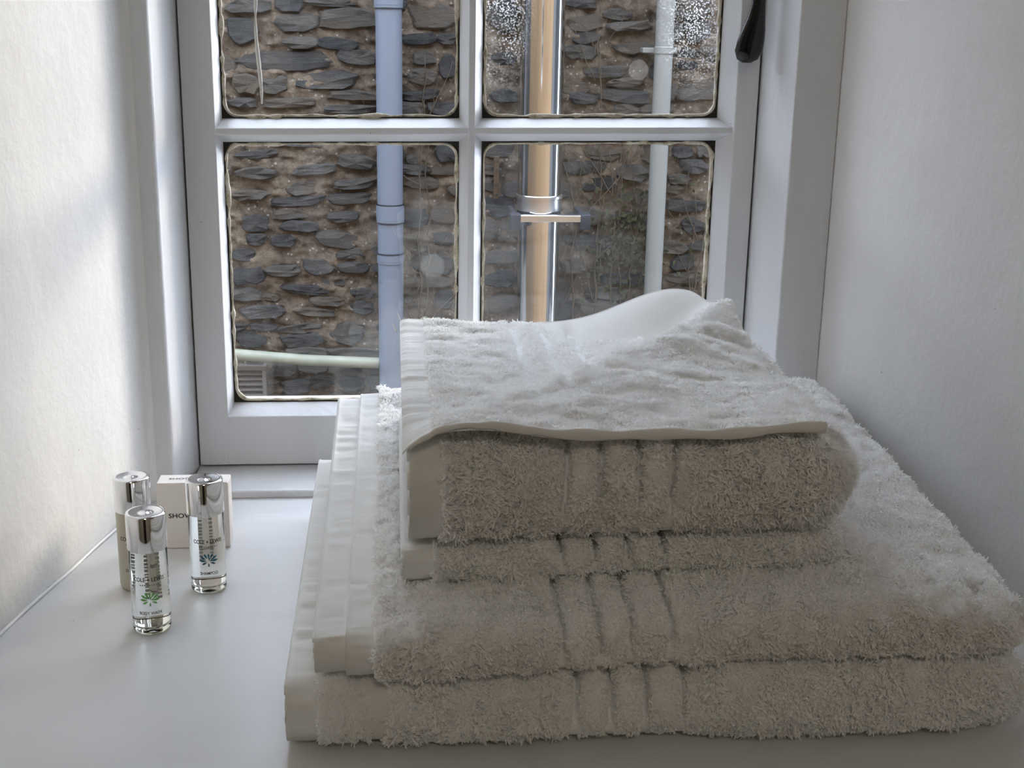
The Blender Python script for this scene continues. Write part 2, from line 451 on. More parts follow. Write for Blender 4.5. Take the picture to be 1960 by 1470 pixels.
wbuild(MB().extrude([(0, YS + .0002, ZTOP - .002), (0, YS + .0002, .815), (0, YG - .001, .806), (0, YB, .806), (0, YB, ZTOP - .002)], (XI0 - .001, 0, 0), (XI1 + .001, 0, 0)), 'top_rail', M['wood_paint'], bevel=.0008, fix=True)
bar = [(-.0100, YG - .001), (-.0026, YS + .0012), (.0026, YS + .0012), (.0100, YG - .001), (.0100, YB - .004), (-.0100, YB - .004)]
wbuild(plan([(BARX + a + .0008, b) for a, b in bar], .056, .812), 'glazing_bar', M['wood_paint'], bevel=.0007, fix=True)
for zb in BARZ:
    pts = [(0, b + .0003, zb + a) for a, b in bar]
    wbuild(MB().extrude(pts, (XI0 - .002, 0, SL * (XI0 - BARX)), (XI1 + .002, 0, SL * (XI1 - BARX))), 'glazing_bar', M['wood_paint'], bevel=.0007, fix=True)

def rrect(x0, x1, z0, z1, r, n=6, k0=0, k1=0):
    """rounded outline; k0/k1 slope of the lower/upper edge"""
    pts = []
    for cx, cz, a0 in ((x1 - r, z1 - r, 0), (x0 + r, z1 - r, 90), (x0 + r, z0 + r, 180), (x1 - r, z0 + r, 270)):
        for i in range(n + 1):
            a = math.radians(a0 + 90 * i / n); px, pz = cx + r * math.cos(a), cz + r * math.sin(a)
            t = (pz - z0) / (z1 - z0)
            pts.append((px, pz + (px - BARX) * (k0 * (1 - t) + k1 * t)))
    return pts
rows = [(.0635, BARZ[0] - .0098, 0, SL), (BARZ[0] + .0098, BARZ[1] - .0098, SL, SL), (BARZ[1] + .0098, .806, SL, 0)]
cols = [(GX0, BARX - .0092), (BARX + .0108, GX1)]
for ri, (z0, z1, k0, k1) in enumerate(rows):
    for ci, (x0, x1) in enumerate(cols):
        pm = M['glass_wet'] if (ri >= 1 and ci == 1) else M['glass']
        outer = rrect(x0 - .004, x1 + .004, z0 - .004, z1 + .004, .0005, 1, k0, k1)
        pane = MB().extrude([(x, 0, z) for x, z in outer][::-1], (0, YG + .001, 0), (0, YG + .0040, 0))
        po = wbuild(pane, 'pane', pm, fix=True)
        # dirt that has settled in the square corner behind the putty bead
        def ring(inner, outer_, y0, y1):
            n = len(inner); mb = MB()
            vs = [(x, y0, z) for x, z in outer_] + [(x, y0, z) for x, z in inner] + [(x, y1, z) for x, z in outer_] + [(x, y1, z) for x, z in inner]
            fs = []
            for i in range(n):
                j = (i + 1) % n
                fs += [(i, j, n + j, n + i), (2 * n + j, 2 * n + i, 3 * n + i, 3 * n + j), (n + i, n + j, 3 * n + j, 3 * n + i)]
            return mb.add(vs, fs)
        inn = rrect(x0 + .0013, x1 - .0013, z0 + .0013, z1 - .0013, .0122, 6, k0, k1)
        out_ = rrect(x0 - .001, x1 + .001, z0 - .001, z1 + .001, .0006, 6, k0, k1)
        wbuild(ring(inn, out_, YG - .0006, YG + .0009), 'corner_dirt', M['mould'], po)
        # putty bead, ragged
        path = rrect(x0 + .0021, x1 - .0021, z0 + .0021, z1 - .0021, .0125, 8, k0, k1)
        dens = []
        for i in range(len(path)):
            a, b = path[i], path[(i + 1) % len(path)]
            L = math.hypot(b[0] - a[0], b[1] - a[1]); kk = max(1, int(L / .004))
            dens += [(a[0] + (b[0] - a[0]) * q / kk, a[1] + (b[1] - a[1]) * q / kk) for q in range(kk)]
        pp = np.array([(x, YG, z) for x, z in dens]); nn_ = vnoise(pp * 130 + ri * 9 + ci * 5)
        rad = [max(.0006, .0015 + .0012 * float(q)) for q in nn_]
        wbuild(MB().tube([(p[0] + .0006 * q, YG + .0006, p[2] + .0006 * q) for p, q in zip(pp, vnoise(pp * 90 + 31))], rad, 6, closed=True), 'putty', M['putty'], po, smooth=True)
        if ri == 1 and ci == 0:   # old white paint run down the glass
            dr = [(-.1155 + .0012 * math.sin(z * 60) + (.428 - z) * .012, YG + .0006, z) for z in np.linspace(.332, .50, 36)]
            wbuild(MB().tube(dr, [.0006 + .0011 * abs(math.sin(i * .21)) + .0005 * random.random() for i in range(36)], 6), 'paint_drip', M['white_drip'], po, smooth=True)
        if (ri, ci) in ((1, 1), (0, 0)):   # faint round smear
            cx, cz, rr = ((.2155, .365, .0088) if ri == 1 else (.0345, .190, .011))
            wbuild(MB().extrude([(cx + rr * math.cos(a), 0, cz + rr * math.sin(a)) for a in np.linspace(0, 2 * math.pi, 25)[:-1]], (0, YG + .0004, 0), (0, YG + .0009, 0)), 'round_smear', M['smear'], po, fix=True)

# casement handle: black pear-shaped lever hanging from a plate on the right stile
spine = [(.3018, .3735, .004), (.3019, .3765, .0092), (.3025, .3835, .0122), (.3036, .3920, .0118), (.3051, .4005, .0102), (.3068, .4110, .0077), (.3080, .4215, .0060), (.3088, .4350, .0054), (.3092, .4550, .0056), (.3094, .4750, .0075), (.3094, .4850, .0078), (.3094, .4900, .004)]
rings = []
for i, (x, z, r) in enumerate(spine):
    yc = 1.108 - .004 * math.sin(i / 11 * math.pi)
    rings.append([(x + r * math.cos(a), yc + min(r * .55, .0048) * math.sin(a), z) for a in np.linspace(0, 2 * math.pi, 17)[:-1]])
hd = wbuild(MB().loft(rings), 'handle', M['black_gloss'], smooth=True)
hd['label'] = 'black gloss pear-shaped lever handle'

pv = MB(); pv.box(.301, .318, YS - .004, YS, .455, .515)
wbuild(pv, 'handle_plate', M['black_gloss'], hd, bevel=.001)
pv = MB().loft([[(.3094 + .0045 * math.cos(a), y, .480 + .0045 * math.sin(a)) for a in np.linspace(0, 2 * math.pi, 17)[:-1]] for y in (1.104, 1.127)])
wbuild(pv, 'pivot', M['black_gloss'], hd)

# ------------------------------------------------------------------ outside: own facade, ground, opposite wall
fa = MB()
fa.box(-13, -.2, 1.181, 1.215, -3, 3.0); fa.box(.345, 5, 1.181, 1.215, -3, 3.0)
fa.box(-.2, .345, 1.181, 1.215, .90, 3.0); fa.box(-.2, .345, 1.181, 1.24, -3, .004)
fb = MB(); fb.box(5, 11, 1.1, 1.3, -3, 3.4)  # unseen dark walls, added so the flue's right side mirrors something dark
fb.box(11, 11.3, 1.3, 5.0, -3, 3.4)
o = fb.build('wall_added_right', M['slate']); tag(o, 'dark slate wall added out of view on the right to darken the flue reflection', 'wall', kind='structure')
o = MB().box(-13.3, -13, 1.2, 6.0, -3, 3.4).build('wall_added_left', M['slate']); tag(o, 'dark wall added out of view on the left to darken the flue reflection', 'wall', kind='structure')  # added out of view, keeps bright sky out of the flue's left reflection
o = fa.build('wall_outside', M['facade']); tag(o, 'tan rendered outer face of the house', 'wall', kind='structure')
o = MB().box(-14, 12, 1.2, 14, -3.1, -3.0).build('floor_outside', M['paving']); tag(o, 'grey paving of the yard below', 'ground', kind='structure')

WY = 5.5
WX0, WX1, WZ0, WZ1 = -3.4, 2.75, -3.0, 2.5
wall = empty('wall_opposite', (0, WY, -3.0))
tag(wall, 'rough rubble stone wall with brown mortar outside the window', 'stone wall', kind='structure')
# mortar bed: fine in the part one looks at
xs = np.concatenate([np.linspace(WX0, -1.3, 40)[:-1], np.linspace(-1.3, 1.9, 330), np.linspace(1.9, WX1, 20)[1:]])
zs = np.concatenate([np.linspace(WZ0, -1.7, 24)[:-1], np.linspace(-1.7, .95, 280), np.linspace(.95, WZ1, 28)[1:]])
GXm, GZm = np.meshgrid(xs, zs, indexing='ij')
pp = np.stack([GXm, np.zeros_like(GXm), GZm], -1)
hgt = .020 * fbm(pp * [7, 1, 12], 4) + .020 * fbm(pp * [26, 1, 44] + 5, 4)
V = np.stack([GXm, WY - hgt - .002, GZm], -1)
def grid_faces(nu, nv, wrap_v=False):
    i = np.arange(nu - 1)[:, None]; j = np.arange(nv if wrap_v else nv - 1)[None, :]
    j2 = (j + 1) % nv
    return np.stack([(i * nv + j), (i + 1) * nv + j, (i + 1) * nv + j2, i * nv + j2], -1).reshape(-1, 4)
def np_mesh(name, verts, faces, mat, parent=None, smooth=True):
    """faces: (n,k) int array"""
    me = bpy.data.meshes.new(name); verts = np.ascontiguousarray(verts.reshape(-1, 3), dtype=np.float32)
    k = faces.shape[1]; nf = len(faces)
    me.vertices.add(len(verts)); me.vertices.foreach_set('co', verts.ravel())
    me.loops.add(nf * k); me.loops.foreach_set('vertex_index', faces.astype(np.int32).ravel())
    me.polygons.add(nf); me.polygons.foreach_set('loop_start', (np.arange(nf) * k).astype(np.int32))
    me.update(calc_edges=True)
    me.polygons.foreach_set('use_smooth', np.full(nf, smooth))
    me.update(); me.validate()
    me.materials.append(mat)
    o = bpy.data.objects.new(name, me); COL.objects.link(o)
    if parent: o.parent = parent
    return o
WO = np.array([0, WY, -3.0])
np_mesh('mortar', V - WO, grid_faces(len(xs), len(zs))[:, ::-1], M['mortar'], wall)
MB().box(-13, WX1, .04, .5, 0, WZ1 - WZ0).build('wall_core', M['mortar'], wall)

# stones: traced main stones first, then the gaps filled in rough courses
STONES = [(-0.61,0.366,0.123,0.095),(-0.392,0.396,0.161,0.065),(-0.179,0.422,0.223,0.076),(-0.24,0.48,0.202,0.025),(-0.588,0.461,0.171,0.05),(-0.374,0.318,0.127,0.042),(-0.229,0.32,0.163,0.043),(-0.442,0.247,0.353,0.068),(-0.143,0.268,0.152,0.057),(-0.602,0.154,0.11,0.069),(-0.491,0.152,0.102,0.063),(-0.273,0.172,0.257,0.063),(-0.617,0.079,0.099,0.035),(-0.426,0.081,0.219,0.035),(-0.187,0.055,0.224,0.035),(-0.166,0.113,0.182,0.035),(0.166,0.435,0.193,0.085),(0.113,0.344,0.135,0.04),(0.13,0.268,0.088,0.049),(0.228,0.234,0.071,0.092),(0.124,0.192,0.124,0.058),(0.112,0.117,0.137,0.035),(0.224,0.345,0.077,0.04),(-0.569,-0.133,0.165,0.029),(-0.157,-0.161,0.158,0.051),(-0.341,-0.195,0.166,0.039),(-0.569,-0.21,0.171,0.042),(-0.166,-0.255,0.174,0.042),(-0.382,-0.088,0.207,0.024),(0.078,-0.149,0.048,0.036),(0.12,-0.245,0.145,0.048),(-0.605,-0.303,0.154,0.036),(-0.412,-0.329,0.221,0.042),(-0.182,-0.316,0.18,0.042),(0.459,0.448,0.113,0.115),(0.465,0.271,0.107,0.045),(0.467,0.118,0.108,0.053),(0.797,0.419,0.135,0.058),(0.803,0.361,0.128,0.045),(1.011,0.322,0.163,0.039),(0.899,0.222,0.177,0.039),(0.979,0.18,0.158,0.033),(0.778,0.495,0.127,0.032),(0.938,0.456,0.121,0.039),(0.99,0.409,0.183,0.032),(0.8,0.109,0.109,0.04),(0.978,0.124,0.206,0.053),(1.244,0.257,0.103,0.033),(0.817,-0.177,0.166,0.048),(0.878,-0.248,0.147,0.055),(1.03,-0.199,0.133,0.055),(1.038,-0.316,0.127,0.055),(1.292,-0.17,0.113,0.055),(1.334,-0.108,0.063,0.041),(1.231,-0.225,0.099,0.041),(1.266,-0.34,0.156,0.049),(1.303,-0.427,0.093,0.056),(0.443,-0.35,0.131,0.076),(0.411,-0.248,0.055,0.061),(0.823,-0.387,0.168,0.07),(1.021,-0.407,0.155,0.056),(0.447,-0.108,0.13,0.054),(0.891,-0.122,0.153,0.048),(-0.587,-0.423,0.115,0.063),(-0.588,-0.492,0.079,0.047),(-0.47,-0.497,0.106,0.044),(-0.44,-0.384,0.131,0.04),(-0.237,-0.491,0.173,0.068),(-0.215,-0.397,0.119,0.04),(-0.64,-0.556,0.099,0.047),(-0.624,-0.651,0.139,0.061),(-0.477,-0.627,0.14,0.041),(-0.326,-0.61,0.134,0.061),(-0.188,-0.554,0.114,0.037),(-0.254,-0.668,0.121,0.041),(-0.382,-0.709,0.188,0.034),(-0.633,-0.73,0.113,0.055),(-0.534,-0.744,0.073,0.027),(-0.29,-0.761,0.148,0.035),(-0.137,-0.724,0.101,0.041),(-0.569,-0.809,0.194,0.048),(-0.345,-0.808,0.162,0.031),(-0.138,-0.786,0.102,0.056),(-0.407,-0.879,0.202,0.035),(-0.402,-0.934,0.19,0.053),(-0.621,-0.931,0.128,0.07),(-0.204,-0.905,0.149,0.084),(-0.438,-1.145,0.116,0.057),(-0.321,-1.121,0.103,0.05),(-0.497,-1.069,0.102,0.05),(-0.364,-1.063,0.136,0.036),(0.209,-0.385,0.101,0.061),(0.091,-0.399,0.107,0.061),(0.101,-0.511,0.101,0.055),(0.162,-0.593,0.183,0.069),(0.212,-0.487,0.095,0.048),(0.151,-0.675,0.204,0.042),(0.103,-0.752,0.109,0.056),(0.213,-0.752,0.082,0.07),(0.457,-0.565,0.14,0.056),(0.455,-0.664,0.133,0.057),(0.467,-0.771,0.113,0.072),(0.859,-0.497,0.247,0.049),(1.261,-0.589,0.093,0.064),(0.781,-0.607,0.099,0.057),(1.007,-0.661,0.179,0.05),(0.938,-0.725,0.179,0.05),(1.272,-0.657,0.151,0.043)]
taken = [(x - w / 2, x + w / 2, z - h / 2, z + h / 2) for x, z, w, h in STONES]
def free(a0, a1, b0, b1):
    g = .004
    return not any(a0 < t[1] + g and a1 > t[0] - g and b0 < t[3] + g and b1 > t[2] - g for t in taken)
fillers = []
z = -2.95
while z < WZ1 - .05:
    h = random.uniform(.045, .085); x = WX0 + random.uniform(0, .1)
    near = -1.45 < z < .75
    while x < WX1 - .06:
        w = random.uniform(.07, .24)
        for sh in (1, .6, .4):
            for sv in ((0, 1), (.3, .6)):
                a0, a1 = x, min(x + w * sh, WX1); b0 = z + h * sv[0]; b1 = b0 + h * (sv[1] if sv[0] == 0 else .6)
                if a1 - a0 > .04 and b1 - b0 > .022 and free(a0, a1, b0, b1):
                    if not near or random.random() < .93:
                        fillers.append(((a0 + a1) / 2, (b0 + b1) / 2, a1 - a0, b1 - b0)); taken.append((a0, a1, b0, b1))
                    break
            else: continue
            break
        x += (w if random.random() < .5 else w * .5) + .012
    z += h + random.uniform(.008, .02)

def stone_shape(rnd):
    n = 12; ang = [2 * math.pi * (i + rnd.uniform(-.28, .28)) / n for i in range(n)]
    e = rnd.uniform(2.6, 7)
    def pt(a, s):
        c, s_ = math.cos(a), math.sin(a); rr = (abs(c) ** e + abs(s_) ** e) ** (-1 / e)
        return c * rr * s * .5, s_ * rr * s * .5
    jit = [rnd.uniform(.80, 1.08) for _ in range(n)]
    vs, fs = [], []
    for lay, (s, d) in enumerate(((1.02, 1.0), (1.0, -.1), (.86, -.85))):
        for i in range(n):
            x, z = pt(ang[i], s * jit[i]); vs.append((x, d + (rnd.uniform(-.35, .35) if lay == 2 else rnd.uniform(-.15, .15)), z))
    vs.append((rnd.uniform(-.15, .15), -1.0 + rnd.uniform(-.3, .3), rnd.uniform(-.15, .15)))
    for l in (0, 1):
        for i in range(n):
            j = (i + 1) % n; fs.append((l * n + i, l * n + j, (l + 1) * n + j, (l + 1) * n + i))
    for i in range(n): fs.append((2 * n + i, 2 * n + (i + 1) % n, 3 * n))
    return vs, fs
rs = random.Random(5)
SHAPES = [stone_shape(rs) for _ in range(28)]
SME = []
for vs, fs in SHAPES:
    me = bpy.data.meshes.new('stone'); me.from_pydata(vs, [], fs)
    bm = bmesh.new(); bm.from_mesh(me); bmesh.ops.recalc_face_normals(bm, faces=bm.faces); bm.to_mesh(me); bm.free()
    me.materials.append(M['stone']); SME.append(me)
def in_view(s): return -1.25 < s[0] < 1.75 and -1.6 < s[1] < .8
def dist_key(s): return max(0, abs(s[0] - .33) - 1.05) + max(0, abs(s[1] + .33) - .86)
cand = STONES + sorted([s for s in fillers if in_view(s)], key=dist_key)
own = cand[:300]; rest = cand[300:] + [s for s in fillers if not in_view(s)]
for (x, z, w, h) in own:
    so = bpy.data.objects.new('stone', rs.choice(SME)); COL.objects.link(so); so.parent = wall
    so.location = (x, .006 - rs.uniform(0, .014), z + 3.0); so.scale = (w * 1.16, rs.uniform(.014, .028), h * 1.30)
    so.rotation_euler = (rs.uniform(-.08, .08), rs.uniform(-.10, .10), rs.uniform(-.03, .03))
far = MB()
for (x, z, w, h) in rest:
    vs, fs = rs.choice(SHAPES); d = rs.uniform(.012, .022)
    far.add([(x + a * w, b * d, z + 3.0 + c * h) for a, b, c in vs], fs)
tag(far.build('stones_beyond', M['stone'], wall, fix=True), kind='stuff')

# ------------------------------------------------------------------ pipes on the wall
def cyl(mb, x, y, z0, z1, r, n=28):
    return mb.loft([[(x + r * math.cos(a), y + r * math.sin(a), z) for a in np.linspace(0, 2 * math.pi, n + 1)[:-1]] for z in (z0, z1)])
PY = 5.40
t = empty('soil_pipe', (-.016, PY, -3.0)); tag(t, 'thick blue-grey vertical drain pipe left of the window bar', 'pipe')
o = cyl(MB(), 0, 0, 0, 5.0, .0535).build('pipe', M['pipe_grey'], t, fix=True); autosmooth(o)
for (z0, z1, r) in ((.465 + 3, .62 + 3, .0575), (-.40 + 3, -.325 + 3, .0580), (-.575 + 3, -.535 + 3, .0565)):
    c = cyl(cyl(MB(), 0, 0, z0, z1, r), 0, 0, z0 + .01, z1 - .01, r + .0008).build('socket_collar', M['pipe_grey'], t, fix=True); autosmooth(c)
for z in (.463 + 3, -.327 + 3, -.402 + 3, -.533 + 3):
    o = cyl(MB(), 0, 0, z - .002, z + .002, .0586 if z > 2 else .057).build('joint_seal', M['dark_plastic'], t, fix=True); autosmooth(o)

t = empty('steel_flue', (.602, 5.31, -2.988)); tag(t, 'wide polished steel flue pipe with a wall bracket', 'flue')
o = cyl(MB(), 0, 0, 0, 5.2, .0900, 48).build('pipe', M['steel'], t, fix=True); autosmooth(o)
o = MB().lathe([(.090, 2.705), (.0985, 2.705), (.0985, 2.716), (.092, 2.719), (.090, 2.719)], 48).build('joint_ring', M['steel_dull'], t, fix=True); autosmooth(o)
o = MB().lathe([(.090, 2.655), (.0935, 2.655), (.0935, 2.702), (.090, 2.702)], 48).build('locking_band', M['steel_dull'], t, fix=True); autosmooth(o)
br = MB().box(-.092, .165, -.128, -.100, 2.620, 2.648)
br = br.build('clamp_bar', M['steel_dull'], t, bevel=.003)
for x in (-.128, .160):
    cb = MB().box(x - .002, x + .040, -.136, -.07, 2.590, 2.652)
    MBo = cb.build('clamp_end', M['dark_plastic'], t, bevel=.003)
for x in (-.118, .165): MB().box(x, x + .02, -.10, .150, 2.61, 2.65).build('bracket_arm', M['dark_plastic'], t, bevel=.002)
pl = MB().box(-.180, -.158, .132, .150, 2.68, 2.86).build('fixing_plate', M['brass'], t, bevel=.002)
for z in (2.70, 2.74, 2.80, 2.84):
    MB().loft([[(-.169 + .005 * math.cos(a), y, z + .005 * math.sin(a)) for a in np.linspace(0, 2 * math.pi, 9)[:-1]] for y in (.124, .133)]).build('bolt', M['dark_plastic'], pl)

t = empty('pale_downpipe', (1.118, PY, -3.0)); tag(t, 'narrow pale grey vertical downpipe at the right of the stone wall', 'pipe')
o = cyl(MB(), 0, 0, 0, 5.0, .0375).build('pipe', M['pipe_pale'], t, fix=True); autosmooth(o)
o = MB().lathe([(.0376, 3.30), (.041, 3.303), (.041, 3.328), (.0376, 3.331)], 28).build('pipe_clip', M['pipe_pale'], t, fix=True); autosmooth(o)
MB().box(-.085, -.03, .02, .075, 3.303, 3.325).build('clip_lug', M['pipe_pale'], t, bevel=.004)
MB().box(.03, .062, .02, .075, 3.303, 3.325).build('clip_lug', M['pipe_pale'], t, bevel=.004)

gp = [(-1.9, 5.42, -.885), (-1.2, 5.42, -.935), (-.69, 5.41, -.975), (-.40, 5.41, -1.002), (-.0712, 5.42, -1.021)]
t = empty('waste_pipe', (-.69, 5.41, -.975)); tag(t, 'pale green sloping waste pipe running into the grey drain pipe', 'pipe')
o = MB().tube([Vector(p) - Vector((-.69, 5.41, -.975)) for p in gp], .0245, 16).build('pipe', M['pipe_green'], t, fix=True); autosmooth(o)
o = MB().tube([(-.50, .01, .040), (-.46, .01, .0365)], .029, 16).build('socket_collar', M['pipe_green'], t, fix=True); autosmooth(o)

t = empty('wall_slats', (-.645, 5.47, -1.20)); tag(t, 'small grey slatted frame low on the stone wall under the green pipe', 'slats')  # plain slatted frame standing for a faint grey shape
fr = MB(); fr.box(-.085, .085, -.02, .06, .0, .018); fr.box(-.085, .085, -.02, .06, .142, .160); fr.box(-.085, -.067, -.02, .06, .018, .142); fr.box(.067, .085, -.02, .06, .018, .142)
fr.build('slat_frame', M['slats'], t, bevel=.003)
for k in range(5):
    MB().extrude([(0, -.012, .024 + k * .024), (0, .03, .036 + k * .024), (0, .03, .040 + k * .024), (0, -.012, .028 + k * .024)], (-.067, 0, 0), (.067, 0, 0)).build('slat', M['slats'], t, fix=True)
MB().box(-.067, .067, .04, .06, .018, .142).build('slat_back', M['slats'], t)

# dry creeper stems clinging to the stones
t2 = empty('dry_creeper', (.98, 5.47, -1.3)); tag(t2, 'two thin dry creeper stems climbing the stone wall beside the blue-grey drain pipe', 'creeper', 'dry creepers on the stone wall')
t = empty('dry_creeper', (.98, 5.47, -1.3)); tag(t, 'dry leafless creeper stems climbing the stone wall beside the pale downpipe', 'creeper', 'dry creepers on the stone wall')
rc = random.Random(21)
def stem(x, z, zt, drift, r, depth=0):
    pts = []; n = max(6, int((zt - z) / .035)); dx = 0; px = x
    for i in range(n + 1):
        px += drift / n + rc.uniform(-.008, .008); pts.append((px - .98, rc.uniform(-.004, .006), z + (zt - z) * i / n + 1.3))
    MB().tube(pts, [r * (1 - .6 * i / n) for i in range(n + 1)], 5).build('stem', M['vine'], t if x > .65 else t2, smooth=True)
    if depth < 2:
        for _ in range(3 - depth):
            i = rc.randrange(1, n); b = pts[i]
            stem(b[0] + .98, b[2] - 1.3, b[2] - 1.3 + rc.uniform(.10, .34), rc.uniform(-.22, .22), r * .6, depth + 1)
for (x, z, zt, d) in ((.78, -1.2, -.15, .0), (.86, -1.2, -.30, .05), (.95, -1.25, -.1, -.02), (.90, -1.2, .5, -.09), (1.02, -1.25, -.25, .02), (1.05, -1.2, -.05, -.04), (1.24, -1.25, -.3, .05), (.06, -1.3, .28, .05), (.17, -1.3, .1, .0), (1.3, -.9, -.25, .06), (.72, -1.25, -.6, -.03)):
    stem(x, z, zt, d, .0042)
mo = MB(); rm = random.Random(9)
for _ in range(420):
    x = rm.gauss(1.0, .07) if rm.random() < .7 else rm.uniform(.8, 1.3); z = rm.gauss(-.50, .13); s = rm.uniform(.006, .016); a = rm.uniform(0, 6.28)
    c = Vector((x - .98, rm.uniform(-.012, .006), z + 1.3)); u = Vector((math.cos(a), rm.uniform(-.5, .5), math.sin(a))) * s; w = Vector((-math.sin(a), rm.uniform(-.5, .5), math.cos(a))) * s * .6
    mo.add([c - u, c + w, c + u, c - w], [(0, 1, 2, 3)])
tag(mo.build('moss_tufts', M['moss'], t), kind='stuff')

# ================================================================== TOWELS
def sstep(a, b, x): t = np.clip((x - a) / (b - a), 0, 1); return t * t * (3 - 2 * t)

def layer_grid(xs, yf, yb, zt, zb, xr=None, rend=.03, nt=70, na=22, fat=2.3, rfk=1.0):
    """a folded layer: closed y-z loop (top, rolled front, bottom, back) for every x; rolls shut towards xr"""
    xs = np.asarray(xs); X = xs[:, None]
    YFx = yf(X) if callable(yf) else np.full_like(X, yf)
    hf = (zt(X, YFx + .03) - zb(X, YFx + .03)) / 2; rf = hf * rfk
    hb = (zt(X, yb) - zb(X, yb)) / 2; rb = hb
    s = np.linspace(0, 1, nt)[None, :]
    yt = (yb - rb) + (YFx + rf - yb + rb) * s; zt_ = zt(X, yt)
    a = np.linspace(math.pi / 2, -math.pi / 2, na)[1:-1][None, :]
    e = 2 / fat
    ca = np.abs(np.cos(a)) ** e; sa = np.sign(np.sin(a)) * np.abs(np.sin(a)) ** e
    y0 = YFx + rf; mf = (zt(X, y0) + zb(X, y0)) / 2; hff = (zt(X, y0) - zb(X, y0)) / 2
    ya = y0 - rf * ca; za = mf + hff * sa
    s2 = np.linspace(0, 1, nt // 2)[None, :]
    yo = y0 + (yb - rb - y0) * s2; zo = zb(X, yo)
    y1 = yb - rb; mb_ = (zt(X, y1) + zb(X, y1)) / 2; hbb = (zt(X, y1) - zb(X, y1)) / 2
    a2 = np.linspace(-math.pi / 2, math.pi / 2, 12)[1:-1][None, :]
    yk = y1 + rb * np.cos(a2); zk = mb_ + hbb * np.sin(a2)
    Yg = np.concatenate([yt, ya, yo, yk], 1); Zg = np.concatenate([zt_, za, zo, zk], 1)
    Xg = np.broadcast_to(X, Yg.shape).copy()
    if xr is not None:
        tt = np.clip((X - (xr - rend)) / rend, 0, 1); k = np.clip(1 - tt ** fat, 0, 1) ** (1 / fat)
        yy = np.clip(Yg, YFx + rf * .6, yb - rb * .6)
        mid = (zt(X, yy) + zb(X, yy)) / 2
        Zg = mid + (Zg - mid) * k
        Yg = Yg + (1 - k) * np.where(Yg < .8, 1, -.4) * rf * .55 * np.clip(1 - np.abs(Yg - np.where(Yg < .8, YFx, yb)) / .08, 0, 1)
    return np.stack([Xg, Yg, Zg], -1)

def normals_of(P):
    du = np.gradient(P, axis=0); dv = (np.roll(P, -1, 1) - np.roll(P, 1, 1))
    n = np.cross(dv, du); l = np.linalg.norm(n, axis=-1, keepdims=True); l[l < 1e-12] = 1
    n = n / l
    return n

def layer_mesh(name, P, mat, parent, org, cap0=True, cap1=True):
    Q = P
    def shut(r):
        m = r.copy(); m[:, 2] = (r[:, 2].max() + r[:, 2].min()) / 2
        # follow the slope of the layer
        n = len(r); yy = r[:, 1]; A = np.polyfit(yy, r[:, 2], 1); m[:, 2] = np.polyval(A, yy); return m
    if cap0: Q = np.concatenate([shut(P[0])[None], Q], 0)
    if cap1: Q = np.concatenate([Q, shut(P[-1])[None]], 0)
    return np_mesh(name, Q - np.array(org), grid_faces(Q.shape[0], Q.shape[1], True)[:, ::-1], mat, parent)

def pile(P, Nn, weight, per_mm2, length, width, parent, org, wrap=True, seed=1, name='pile', lenf=None):
    """terry loops: short bent blades rooted on the cloth"""
    rng = np.random.default_rng(seed)
    nu, nv = P.shape[:2]
    Pn = np.roll(P, -1, 1) if wrap else P
    vmax = nv if wrap else nv - 1
    A = P[:-1, :vmax]; B = P[1:, :vmax]
    C_ = (np.roll(P, -1, 1)[:-1, :vmax]); D_ = (np.roll(P, -1, 1)[1:, :vmax])
    ar = np.linalg.norm(np.cross(B - A, C_ - A), axis=-1)
    cen = (A + B + C_ + D_) / 4
    wgt = ar * weight(cen, Nn[:-1, :vmax]); tot = wgt.sum()
    cnt = int(tot * 1e6 * per_mm2)
    idx = rng.choice(wgt.size, cnt, p=(wgt / tot).ravel())
    iu, iv = np.unravel_index(idx, wgt.shape)
    a, b = rng.random((2, cnt, 1))
    iv2 = (iv + 1) % nv
    bl = lambda G: (G[iu, iv] * (1 - a) + G[iu + 1, iv] * a) * (1 - b) + (G[iu, iv2] * (1 - a) + G[iu + 1, iv2] * a) * b
    p = bl(P); n = bl(Nn); n /= np.linalg.norm(n, axis=1, keepdims=True) + 1e-9
    clump = np.stack([vnoise(p * 170 + q) for q in (0, 40, 80)], -1)
    t = clump * 1.5 + rng.normal(0, .45, (cnt, 3)) + np.array([0, 0, -.25])
    t -= n * (t * n).sum(1, keepdims=True)
    L = length * (.65 + .7 * rng.random((cnt, 1))) * (1 + .6 * vnoise(p * 110 + 9)[:, None])
    if lenf is not None: L = L * lenf(p)[:, None]
    d0 = n * .75 + t * .45; d0 /= np.linalg.norm(d0, axis=1, keepdims=True)
    d1 = n * .25 + t * .85 + rng.normal(0, .3, (cnt, 3)); d1 /= np.linalg.norm(d1, axis=1, keepdims=True)
    side = np.cross(d0, rng.normal(0, 1, (cnt, 3))); side /= np.linalg.norm(side, axis=1, keepdims=True) + 1e-9
    w = width * (.7 + .6 * rng.random((cnt, 1)))
    r = p - n * .0006; mid = p + d0 * L * .55; tip = mid + d1 * L * .5
    vs = np.stack([r - side * w * .5, r + side * w * .5, mid - side * w * .6, mid + side * w * .6, tip - side * w * .35, tip + side * w * .35], 1)
    base = np.arange(cnt)[:, None] * 6
    fs = np.concatenate([base + np.array([[0, 1, 3, 2]]), base + np.array([[2, 3, 5, 4]])], 0)
    o = np_mesh(name, vs - np.array(org), fs, M['pile'], parent, smooth=False)
    tag(o, kind='stuff'); return o

def groove_depth(x, gs, w=.0027, d=.0095):
    return sum(d * np.exp(-((x - g) / w) ** 2) for g in gs)

